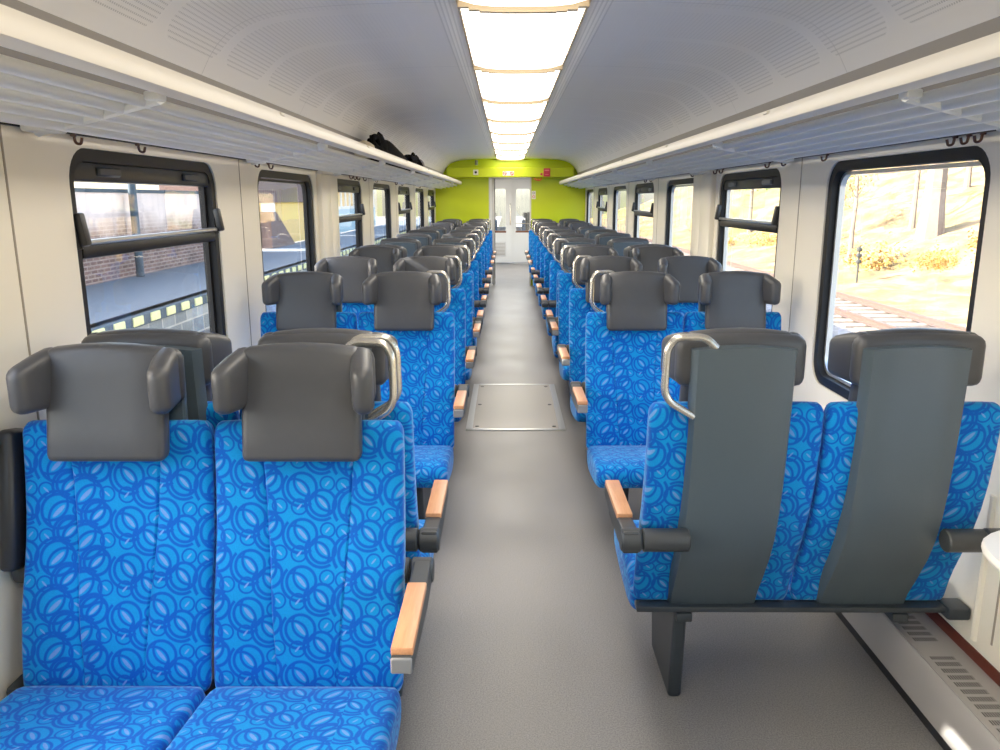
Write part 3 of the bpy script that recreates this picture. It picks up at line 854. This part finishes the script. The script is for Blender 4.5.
PX = .804
pair = {1: make_pair(1, 'double_seat'), -1: make_pair(-1, 'double_seat')}
used = {1: False, -1: False}
allobs = list(bpy.data.objects)
for o in allobs:
    if o.parent: KIDS.setdefault(o.parent.name, []).append(o)
p_ = 1.06
A = 3.87; D_ = A+2*p_+.25; Kk = D_+4*p_; L_ = Kk+1.72
rows = [('0', 1.90, 1), ("0'", 2.135, -1), ('A', A, 1), ('B', A+p_, 1), ('C', A+2*p_, 1), ('D', D_, -1), ('E', D_+p_, -1), ('F', D_+2*p_, -1), ('G', D_+3*p_, -1),
        ('K', Kk, -1), ('L', L_, 1), ('M', L_+p_, 1), ('N', 14.42, 1)]
desc = {
 '0': 'blue double seat in the left foreground, facing the camera, cushion cut by the frame',
 'L0a': 'blue patterned double seat left of the aisle, back to back with the foreground seat',
 'R0a': 'blue patterned double seat in the right foreground, turned away with grey back shells showing',
 'A': 'blue double seat facing the camera across the open bay beside the hatch, {s} side',
 'B': 'blue double seat facing the camera, directly behind the one beside the hatch, {s} side',
 'C': 'blue patterned double seat, third camera-facing row beyond the open bay, {s} of the aisle',
 'D': 'blue patterned double seat turned away, back to back with the third camera-facing row, {s} side',
 'E': 'blue patterned double seat turned away, second of five such rows mid coach, {s} side',
 'F': 'blue patterned double seat turned away, middle one of five such rows mid coach, {s} side',
 'G': 'blue patterned double seat turned away, fourth of five such rows mid coach, {s} side',
 'K': 'blue patterned double seat turned away, last of five such rows mid coach, {s} side',
 'L': 'blue patterned double seat facing the camera, two rows before the green wall, {s} side',
 'M': 'blue patterned double seat facing the camera, one row before the green wall, {s} side',
 'N': 'blue patterned double seat set against the lime green end wall, {s} of the aisle'}
def place(side, y, facing, label, group):
    # facing +1: towards the camera (local -y = world -Y)
    s = -side*facing
    if not used[s]: o = pair[s]; used[s] = True
    else: o = copy_tree(pair[s])
    o.location = (side*(PX if side < 0 else PX+.010), y, 0); o.rotation_euler = (0, 0, 0 if facing > 0 else pi)
    if facing < 0:
        for ch in o.children:
            if ch.name.split('.')[0] in ('pivot_barrel', 'armrest'): ch.location.y = .055 if ch.name[0] == 'p' else .078
    tag(o, label, 'seat', group); return o
for side, sn in ((-1, 'left'), (1, 'right')):
    for key, y, fc in rows:
        if key == '0' and side > 0: continue
        if key == "0'": lab = desc['L0a' if side < 0 else 'R0a']
        else: lab = desc[key].format(s=sn)
        o = place(side, y, fc, lab, 'blue double seats %s of the aisle' % sn)
        if key == '0':
            q = MB(); q.rbox(.042, .075, .36, .014, 3, xf=Matrix.Translation((-.515, -.012, .815)) @ Matrix.Rotation(-.20, 4, 'X'))
            q.rbox(.030, .05, .10, .012, 3, xf=Matrix.Translation((-.508, .012, .625)))
            q.build('raised_armrest', M['blackp'], o)
for side, sn in ((-1, 'left'), (1, 'right')):
    place(side, 21.6, -1, 'blue double seat beyond the glazed doors, %s side' % sn, 'seats in the next saloon')

# ------------------------------------------------------------------ small table at the right wall
t = empty('wall_table', (1.33, 1.56, .745)); tag(t, 'small white round-cornered wall table at the right edge', 'table')
tb = MB(); n = 40; outl_ = []
for k in range(n):
    a = 2*pi*k/n; c_, s_ = cos(a), sin(a); e = 2/3.2
    outl_.append((math.copysign(abs(c_)**e, c_)*.285, math.copysign(abs(s_)**e, s_)*.30))
lay = [(.94, -.012), (.985, -.010), (1., -.003), (1., .006), (.985, .012), (.95, .014)]
v = []; f = []
for sc_, z in lay:
    for x, y in outl_: v.append((max(-.3, min(.015, x*sc_-.0)), y*sc_, z))
for i in range(len(lay)-1):
    for k in range(n): f.append((i*n+k, i*n+(k+1) % n, (i+1)*n+(k+1) % n, (i+1)*n+k))
f.append(tuple(range(n))[::-1]); f.append(tuple((len(lay)-1)*n+k for k in range(n)))
tb.add(v, f); tb.build('table_top', M['white'], t)
tk = MB(); tk.rbox(.10, .05, .12, .01, 2, xf=Matrix.Translation((-.04, 0, -.07))); tk.build('bracket', M['dark'], t)

# ------------------------------------------------------------------ signs and fittings on the end wall
yb = Y1-.25
def disc_ring(mb, cx, cz, y, r0, r1, mat, n=28):
    v = [(cx+r*cos(2*pi*k/n), y, cz+r*sin(2*pi*k/n)) for r in (r0, r1) for k in range(n)]
    mb.add(v, [(k, (k+1) % n, n+(k+1) % n, n+k) for k in range(n)], mat)
s1 = MB(); s1.box(-.655, -.565, yb-.006, yb-.0005, 1.975, 2.065, 0); s1.cyl((-.61, yb-.012, 2.02), (-.61, yb-.005, 2.02), .022, 20, 1)
tag(s1.build('wall_plate', [M['sticker'], M['blackp']], smooth=False), 'small white square plate with black button on green beam', 'sign')
s2 = MB(); s2.box(-.134, .062, yb-.003, yb-.0005, 1.962, 2.038, 0)
for cx in (-.098, .026):
    disc_ring(s2, cx, 2.0, yb-.0042, .022, .034, 1)
    a = pi/4
    s2.add([(cx-.020-.004, yb-.0044, 2.0+.018), (cx-.020+.004, yb-.0044, 2.0+.022), (cx+.020+.004, yb-.0044, 2.0-.018), (cx+.020-.004, yb-.0044, 2.0-.022)], [(0, 1, 2, 3)], 1)
s2.box(-.118, -.078, yb-.0042, yb-.003, 1.996, 2.004, 2)
s2.box(.022, .030, yb-.0042, yb-.003, 1.975, 2.02, 2)
tag(s2.build('prohibition_sign', [M['sticker'], M['red'], M['blackp']], smooth=False), 'white sticker with two red prohibition circles above the doorway', 'sign')
s3 = MB(); s3.rbox(.115, .03, .14, .008, 2, mat=0, xf=Matrix.Translation((.64, yb-.016, 2.015)))
s3.box(.60, .68, yb-.0335, yb-.031, 2.04, 2.06, 1); s3.box(.61, .67, yb-.0335, yb-.031, 1.975, 1.985, 1)
tag(s3.build('emergency_brake_box', [M['red'], simple('pale_red', lin(230, 130, 130), .5)], smooth=False), 'red emergency box on the right of the green beam', 'box')
s4 = MB(); s4.cyl((.545, yb-.02, 1.985), (.545, yb-.0005, 1.985), .020, 20, bev=.003)
tag(s4.build('red_button', M['red']), 'small round red button left of the red box', 'button')
s5 = MB(); s5.tube(rounded_path([(.43, yb+.03, 1.925), (.44, yb+.0, 1.89), (.49, yb-.02, 1.875), (.54, yb+.0, 1.89), (.55, yb+.03, 1.925)], .03), .010, 8); s5.tube([(.49, yb-.016, 1.875), (.49, yb+.02, 1.93)], .006, 6)
tag(s5.build('emergency_pull', M['orange']), 'orange pull handle hanging below the green beam', 'handle')
s6 = MB(); s6.box(.385, .455, Y1-.004, Y1-.0005, 1.56, 1.70, 0); disc_ring(s6, .42, 1.665, Y1-.0052, .014, .022, 2)
disc_ring(s6, .42, 1.60, Y1-.0052, .016, .025, 1)
tag(s6.build('pictogram_sticker', [M['sticker'], M['orange'], M['greycap']], smooth=False), 'white upright pictogram sticker right of the doorway', 'sign')
s7 = MB(); s7.cyl((-.605, Y1-.06, 2.235), (-.605, Y1-.06, 2.15), .028, 16, bev=.008)
tag(s7.build('smoke_detector', M['greycap']), 'small grey cylinder under the ceiling left of the beam centre', 'detector')

# ------------------------------------------------------------------ black bags on the left rack
def lump(sx, sy, sz, seed, amp, sub=4):
    bm = bmesh.new(); bmesh.ops.create_icosphere(bm, subdivisions=sub, radius=1)
    rnd = random.Random(seed); ph = [(rnd.uniform(2, 7), rnd.uniform(2, 7), rnd.uniform(2, 7), rnd.uniform(0, 6)) for _ in range(9)]
    for v in bm.verts:
        c = v.co.copy(); d = 0
        for i, (a, b, cc, p) in enumerate(ph): d += sin(a*c.x+b*c.y*1.3+cc*c.z+p)/(1+i*.35)
        q = c*(1+amp*d*.35)
        z = q.z*sz
        v.co = (q.x*sx, q.y*sy, max(z, -sz*.62))
    mb = MB(); bm.verts.index_update(); mb.add([v.co[:] for v in bm.verts], [[v.index for v in f.verts] for f in bm.faces]); bm.free(); return mb
b1 = empty('rolled_jacket', (-1.09, 7.02, 1.832)); tag(b1, 'long crumpled black jacket lying on the left luggage rack', 'jacket')
o = lump(.12, .98, .115, 3, .34).build('jacket_body', M['blackcloth'], b1); o.location = (0, 0, .08)
c = lump(.07, .16, .10, 5, .4, 3).build('hood', M['blackcloth'], b1); c.location = (.03, -.70, .115)
sl = MB(); sl.tube(rounded_path([(.05, -.78, .13), (.06, -.86, .19), (.03, -.95, .175), (.05, -1.0, .05)], .05), .022, 8); sl.build('strap', M['blackcloth'], b1)
b2 = empty('small_bag', (-1.065, 8.62, 1.832)); tag(b2, 'small dark bag with grey end beyond the black jacket on the rack', 'bag')
o = lump(.10, .34, .115, 11, .35, 3).build('bag_body', M['blackcloth'], b2); o.location = (0, 0, .074)
o = lump(.09, .15, .09, 12, .25, 3).build('bag_end', M['greycloth'], b2); o.location = (.01, .35, .062)
sl = MB(); sl.tube(rounded_path([(0, -.15, .12), (.02, -.08, .20), (.02, .08, .19), (0, .2, .12)], .05), .012, 8); sl.build('bag_handle', M['blackcloth'], b2)
b3 = empty('cloth_cap', (-1.05, 5.68, 1.832)); tag(b3, 'small beige cloth bundle at the near end of the black jacket', 'cloth')
o = lump(.06, .09, .07, 21, .3, 3).build('cloth_body', M['beigecloth'], b3); o.location = (0, 0, .052)

# ------------------------------------------------------------------ outside, left: platform, wall, buildings
GZ = -1.36
gl = MB(); gl.add([(-90, -40, GZ-.02), (-1.0, -40, GZ-.02), (-1.0, 140, GZ-.02), (-90, 140, GZ-.02)], [(0, 1, 2, 3)])
struct(gl.build('ground_left', M['ballast'], smooth=False))
pf = empty('station_platform', (-10, 40, GZ)); tag(pf, 'grey station platform outside the left windows', 'platform')
m = MB(); m.box(-.78, 2.85, -70, 60, 0, .78); m.build('platform_slab', M['asphalt'], pf, smooth=False)
m = MB(); m.box(2.85, 2.95, -70, 60, -.02, .58); m.build('stone_face', M['stone'], pf, smooth=False)
m = MB(); m.box(2.6, 3.0, -70, 60, .58, .78); m.build('coping', M['coping'], pf, smooth=False)
m = MB()
for k in range(64):
    y = -32+.74*k; m.rbox(.06, .40, .17, .015, 1, xf=Matrix.Translation((3.0, y, .69)))
o = m.build('edge_markings', M['cream'], pf); o['kind'] = 'stuff'
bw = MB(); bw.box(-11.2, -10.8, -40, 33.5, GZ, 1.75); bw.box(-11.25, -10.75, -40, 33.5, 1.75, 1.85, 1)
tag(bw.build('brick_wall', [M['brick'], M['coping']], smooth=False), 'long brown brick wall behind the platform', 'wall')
cn = empty('platform_canopy', (-8.4, 20, 0)); tag(cn, 'added sun-blocking canopy on slim dark posts before the brick wall', 'canopy')
m = MB(); m.box(-2.6, 2.045, -60, 13, 4.45, 4.6); m.build('canopy_roof', M['coping'], cn, smooth=False)  # unseen roof added to cut the sun to a thin strip
for k in range(4):
    m = MB(); m.tube([(-2.1, -42.5+15*k, -.57), (-2.1, -42.5+15*k, 4.45)], .11, 10); m.build('post', M['coping'], cn)
kb = empty('platform_hut', (-13, 41, -.58)); tag(kb, 'ochre platform building seen through the second left window', 'building')
m = MB(); m.box(-2, 2, -5.6, 6.5, 0, 2.0); m.build('hut_wall', M['ochre'], kb, smooth=False)
m = MB()
for k in range(40): m.box(-2.2, 2.15, -5.8+.315*k, -5.8+.315*k+.28, 2.0, 5.2)
m.build('board_fascia', M['slate'], kb, smooth=False)
m = MB(); m.box(2.0, 2.04, 2.4, 3.6, .2, 1.75)
m.build('notice_board', M['bluepost'], kb, smooth=False)
m = MB(); m.box(2.0, 2.05, -5.3, -3.2, .9, 2.3); m.build('white_panel', M['sticker'], kb, smooth=False)
st = MB(); st.add([(2.02, -5.5, 0), (2.5, -5.5, 0), (2.02, -1.6, 0), (2.5, -1.6, 0), (2.02, -5.5, 1.6), (2.5, -5.5, 1.6), (2.02, -4.6, 1.6), (2.5, -4.6, 1.6)],
    [(0, 1, 3, 2), (4, 5, 7, 6), (0, 4, 6, 2), (1, 3, 7, 5), (0, 1, 5, 4), (2, 6, 7, 3)])
st.build('leaning_boards', M['slate'], kb, smooth=False)
gh = empty('glazed_building', (-13, 58, -.58)); tag(gh, 'pale building with white glazing bars seen through the third left window', 'building')
m = MB(); m.box(-2, 2, -9, 9, 0, 1.5); m.build('boarded_base', M['paleblue'], gh, smooth=False)
m = MB(); m.box(-2, 1.9, -9, 9, 1.5, 5); m.build('wall', M['ochre'], gh, smooth=False)
m = MB()
for k in range(13): m.box(1.9, 2.0, -9+1.45*k, -9+1.45*k+.22, 1.5, 5)
for z in (1.5, 2.6, 3.7, 4.8): m.box(1.9, 2.0, -9, 9, z, z+.18)
m.build('glazing_bars', M['white'], gh, smooth=False)

# ------------------------------------------------------------------ outside, right: track, bank, trees
tb_ = MB()
def bank_z(x, y):
    t = max(0., x-10.8)
    base = GZ+.05+ .17*min(t, 4)+max(0, t-4)*.36
    if t > 15: base = GZ+.05+.68+3.96+(t-15)*.22
    rnd = .22*sin(.7*x+.31*y)+.18*sin(.23*x-.53*y+1.3)+.10*sin(1.7*x+1.1*y)
    return base+rnd*min(1, t/2.5)
xs = [10.4+.55*i for i in range(60)]; ys = [-6+1.1*j for j in range(110)]
v = [(x, y, bank_z(x, y)+random.uniform(-.06, .06)*min(1, (x-10.4)/2)) for x in xs for y in ys]
ny = len(ys)
f = [(i*ny+j, (i+1)*ny+j, (i+1)*ny+j+1, i*ny+j+1) for i in range(len(xs)-1) for j in range(ny-1)]
tb_.add(v, f); struct(tb_.build('ground_bank', M['litter'], sharp=180))
gr = MB(); gr.add([(1.0, -40, GZ), (10.6, -40, GZ), (10.6, 140, GZ), (1.0, 140, GZ)], [(0, 1, 2, 3)])
struct(gr.build('ground_right', M['ballast'], smooth=False))
for x, lab in ((8.25, 'near rusty rail of the track outside the right windows'), (9.68, 'far rusty rail of the track, next to the bank')):
    rl = MB(); pr = [(-.075, 0), (.075, 0), (.075, .012), (.012, .03), (.012, .11), (.036, .12), (.036, .155), (-.036, .155), (-.036, .12), (-.012, .11), (-.012, .03), (-.075, .012)]
    n = len(pr); rl.add([(a, -20, b) for a, b in pr]+[(a, 110, b) for a, b in pr], [(k, (k+1) % n, n+(k+1) % n, n+k) for k in range(n)]+[tuple(range(n)), tuple(range(n, 2*n))])
    o = rl.build('rail', M['rail'], smooth=False); o.location = (x, 0, GZ+.0835); tag(o, lab, 'rail', 'rails of the neighbouring track')
sp = MB(); sp.rbox(2.5, .25, .12, .02, 1)
so = None
for k in range(64):
    if so is None: so = sp.build('sleeper', M['tie']); o = so
    else: o = so.copy(); COL.objects.link(o)
    o.location = (8.965, 8+.68*k, GZ+.022); o.rotation_euler = (0, 0, random.uniform(-.01, .01))
    tag(o, 'weathered sleeper under the two rusty rails on the right', 'sleeper', 'sleepers of the neighbouring track')
mp_ = empty('marker_post', (11.6, 26.5, bank_z(11.6, 26.5)-.03)); tag(mp_, 'short dark signal post at the foot of the bank', 'post')
m = MB(); m.tube([(0, 0, 0), (0, 0, 1.25)], .035, 8); m.build('pole', M['darksign'], mp_)
m = MB()
for z in (.75, .95, 1.15): m.rbox(.14, .16, .12, .02, 2, xf=Matrix.Translation((0, 0, z)))
m.build('lamp_boxes', M['darksign'], mp_)

def tree_mesh(h, r, seed, nb=16, lean=.05, sp=1.):
    rnd = random.Random(seed); mb = MB(); tips = []
    pts = [Vector((lean*h*(i/7)**2*rnd.uniform(.5, 1), lean*h*(i/7)*rnd.uniform(-.6, .6), h*i/7)) for i in range(8)]
    pts[0] = Vector((0, 0, -.15))
    mb.tube(pts, r, 8, taper=[1.25]+[1-.8*i/7 for i in range(1, 8)])
    for b in range(nb):
        t = rnd.uniform(.3, .98); i = min(6, int(t*7)); p = pts[i].lerp(pts[i+1], t*7-i)
        a = rnd.uniform(0, 2*pi); L = h*rnd.uniform(.14, .34)*(1.15-t*.6)*sp
        d = Vector((cos(a), sin(a), rnd.uniform(.5, 1.2))).normalized()
        q = [p, p+d*L*.5+Vector((0, 0, L*.05)), p+d*L+Vector((0, 0, L*.2))]
        mb.tube(q, r*.28*(1.2-t), 5, taper=[1, .65, .25]); tips += [q[1], q[2], q[1].lerp(q[2], .5)]
        for c in range(3):
            a2 = rnd.uniform(0, 2*pi); e = q[1].lerp(q[2], rnd.random()); d2 = (d+Vector((cos(a2), sin(a2), .3))*.8).normalized()
            mb.tube([e, e+d2*L*.45], r*.11, 4, taper=[1, .3]); tips.append(e+d2*L*.45)
    return mb, tips
def leaves(tips, per, spread, size, seed):
    rnd = random.Random(seed); mb = MB()
    for t in tips:
        for k in range(per):
            c = t+Vector((rnd.gauss(0, spread), rnd.gauss(0, spread), rnd.gauss(0, spread)))
            u = Vector((rnd.uniform(-1, 1), rnd.uniform(-1, 1), rnd.uniform(-1, 1))).normalized()
            w = u.orthogonal().normalized(); s = size*rnd.uniform(.6, 1.3)
            mb.add([c-u*s, c+w*s*.5, c+u*s, c-w*s*.5], [(0, 1, 2, 3)])
    return mb
spots = [  # x, y, height, radius, seed, leaf count, label
    (16.0, 30.6, 9.0, .46, 1, 3, 'thick grey tree trunk on the bank seen through the nearest right window'),
    (14.2, 34.6, 7.0, .09, 2, 6, 'thin pale sapling nearest the left edge of the first right window'),
    (13.4, 31.4, 7.5, .10, 3, 6, 'thin pale sapling between the thick trunk and the window frame'),
    (18.0, 36.0, 8.0, .13, 4, 8, 'slim leafy tree behind the saplings on the bank'),
    (21.0, 32.0, 8.0, .13, 8, 8, 'slim yellow-leaved tree high on the bank behind the thick trunk'),
    (17.5, 44.0, 8.0, .16, 5, 10, 'yellow-leaved tree on the bank beyond the second right window'),
    (15.0, 50.0, 7.0, .14, 6, 10, 'yellow-green tree on the bank seen through the third right window'),
    (19.5, 56.0, 9.0, .18, 7, 10, 'tall leafy tree far along the bank'),
    (22.5, 40.0, 8.0, .14, 9, 9, 'bushy autumn tree at the top of the bank'),
    (16.0, 70.0, 9.0, .18, 10, 10, 'farthest leafy tree along the bank'),
    (15.6, 38.6, 6.5, .09, 12, 9, 'young autumn tree halfway up the bank before the bushy one')]
for x, y, h_, r_, sd_, nl, lab in spots:
    tr = empty('tree', (x, y, bank_z(x, y)-.1)); tag(tr, lab, 'tree', 'trees on the bank')
    mb, tips = tree_mesh(h_, r_, sd_, 14 if r_ < .3 else 20, sp=.4 if r_ < .11 else .55)
    mb.build('trunk', M['bark'], tr)
    o = leaves(tips, nl, .30, .09, sd_).build('foliage', M['leafg'] if sd_ in (5, 6, 7) else M['leaf'], tr, smooth=False); o['kind'] = 'stuff'
shr = leaves([Vector((random.gauss(0, .45), random.gauss(0, .45), abs(random.gauss(.3, .25)))) for _ in range(120)], 6, .12, .07, 99)
so = None
sh_s = [(13.6, 33.4), (13.2, 29.0), (14.6, 27.2), (16.2, 26.6), (19.0, 28.6), (14.0, 36.0), (12.4, 32.2), (13.2, 40.0), (14.4, 44.5), (12.8, 48.5), (13.4, 55.0)]
shl = ['at the left edge of the first right window', 'below the saplings', 'right of the saplings', 'in front of the thick trunk', 'beside the foot of the thick trunk', 'behind the first saplings',
       'low on the bank near the signal post', 'right part of the second window', 'middle of the second window', 'seen through the third window', 'farthest along the bank']
for (x, y), lb in zip(sh_s, shl):
    if so is None: so = shr.build('shrub', M['leaf'], smooth=False); o = so
    else: o = so.copy(); COL.objects.link(o)
    o.location = (x, y, bank_z(x, y)-.08); o.rotation_euler = (0, 0, random.uniform(0, 6)); s_ = random.uniform(.8, 1.35); o.scale = (s_, s_, s_)
    tag(o, 'tan leafy shrub on the bank, '+lb, 'shrub', 'shrubs on the bank')

# ------------------------------------------------------------------ light
w = bpy.data.worlds.new('sky'); SC.world = w; w.use_nodes = True
nt = w.node_tree; bg = nt.nodes['Background']
sky = nt.nodes.new('ShaderNodeTexSky'); sky.sky_type = 'NISHITA'; sky.sun_disc = False
SUN = Vector((.80, .09, -.48)).normalized()
sky.sun_elevation = math.asin(-SUN.z); sky.sun_rotation = atan2(-SUN.x, -SUN.y)
sky.air_density = 1.; sky.dust_density = 2.5; sky.ozone_density = 1.
nt.links.new(sky.outputs[0], bg.inputs[0]); bg.inputs[1].default_value = 1.0
sl = bpy.data.lights.new('sun', 'SUN'); sl.energy = 22.; sl.angle = math.radians(.6); sl.color = (1., .94, .84)
so_ = bpy.data.objects.new('sun', sl); COL.objects.link(so_); so_.rotation_euler = SUN.to_track_quat('-Z', 'Y').to_euler(); so_.location = (-20, -8, 15)
vl = bpy.data.lights.new('vestibule_lamp', 'AREA'); vl.energy = 60; vl.size = .8; vl.color = (1, .96, .9)  # added fill light to brighten the vestibule, no fixture there
vo = bpy.data.objects.new('vestibule_lamp', vl); COL.objects.link(vo); vo.location = (0, 17.2, 2.12)

# ------------------------------------------------------------------ camera (28 mm equivalent, pitched down, slight yaw)
F = 790.; vx, vy = 507., 199.
yv = Vector((vx-500, 375-vy, F)).normalized()                # coach axis in camera space (right, up, forward)
xv = Vector((yv.z, 0, -yv.x)).normalized()
zv = xv.cross(yv); zv = -zv if zv.y < 0 else zv
right = Vector((xv.x, yv.x, zv.x)); up = Vector((xv.y, yv.y, zv.y)); fwd = Vector((xv.z, yv.z, zv.z))
cam = bpy.data.cameras.new('camera'); co = bpy.data.objects.new('camera', cam); COL.objects.link(co)
mw = Matrix((right, up, -fwd)).transposed().to_4x4(); mw.translation = Vector((-.06, 0, 1.56)); co.matrix_world = mw
cam.sensor_width = 36; cam.lens = F/1000*36; cam.clip_end = 400; cam.clip_start = .02
SC.camera = co
SC.view_settings.view_transform = 'Standard'; SC.view_settings.look = 'None'; SC.view_settings.exposure = .36; SC.view_settings.gamma = 1.12
cy = SC.cycles
cy.max_bounces = 10; cy.diffuse_bounces = 5; cy.glossy_bounces = 4; cy.transparent_max_bounces = 16; cy.caustics_reflective = False; cy.caustics_refractive = False
cy.use_denoising = True; cy.sample_clamp_indirect = 8.
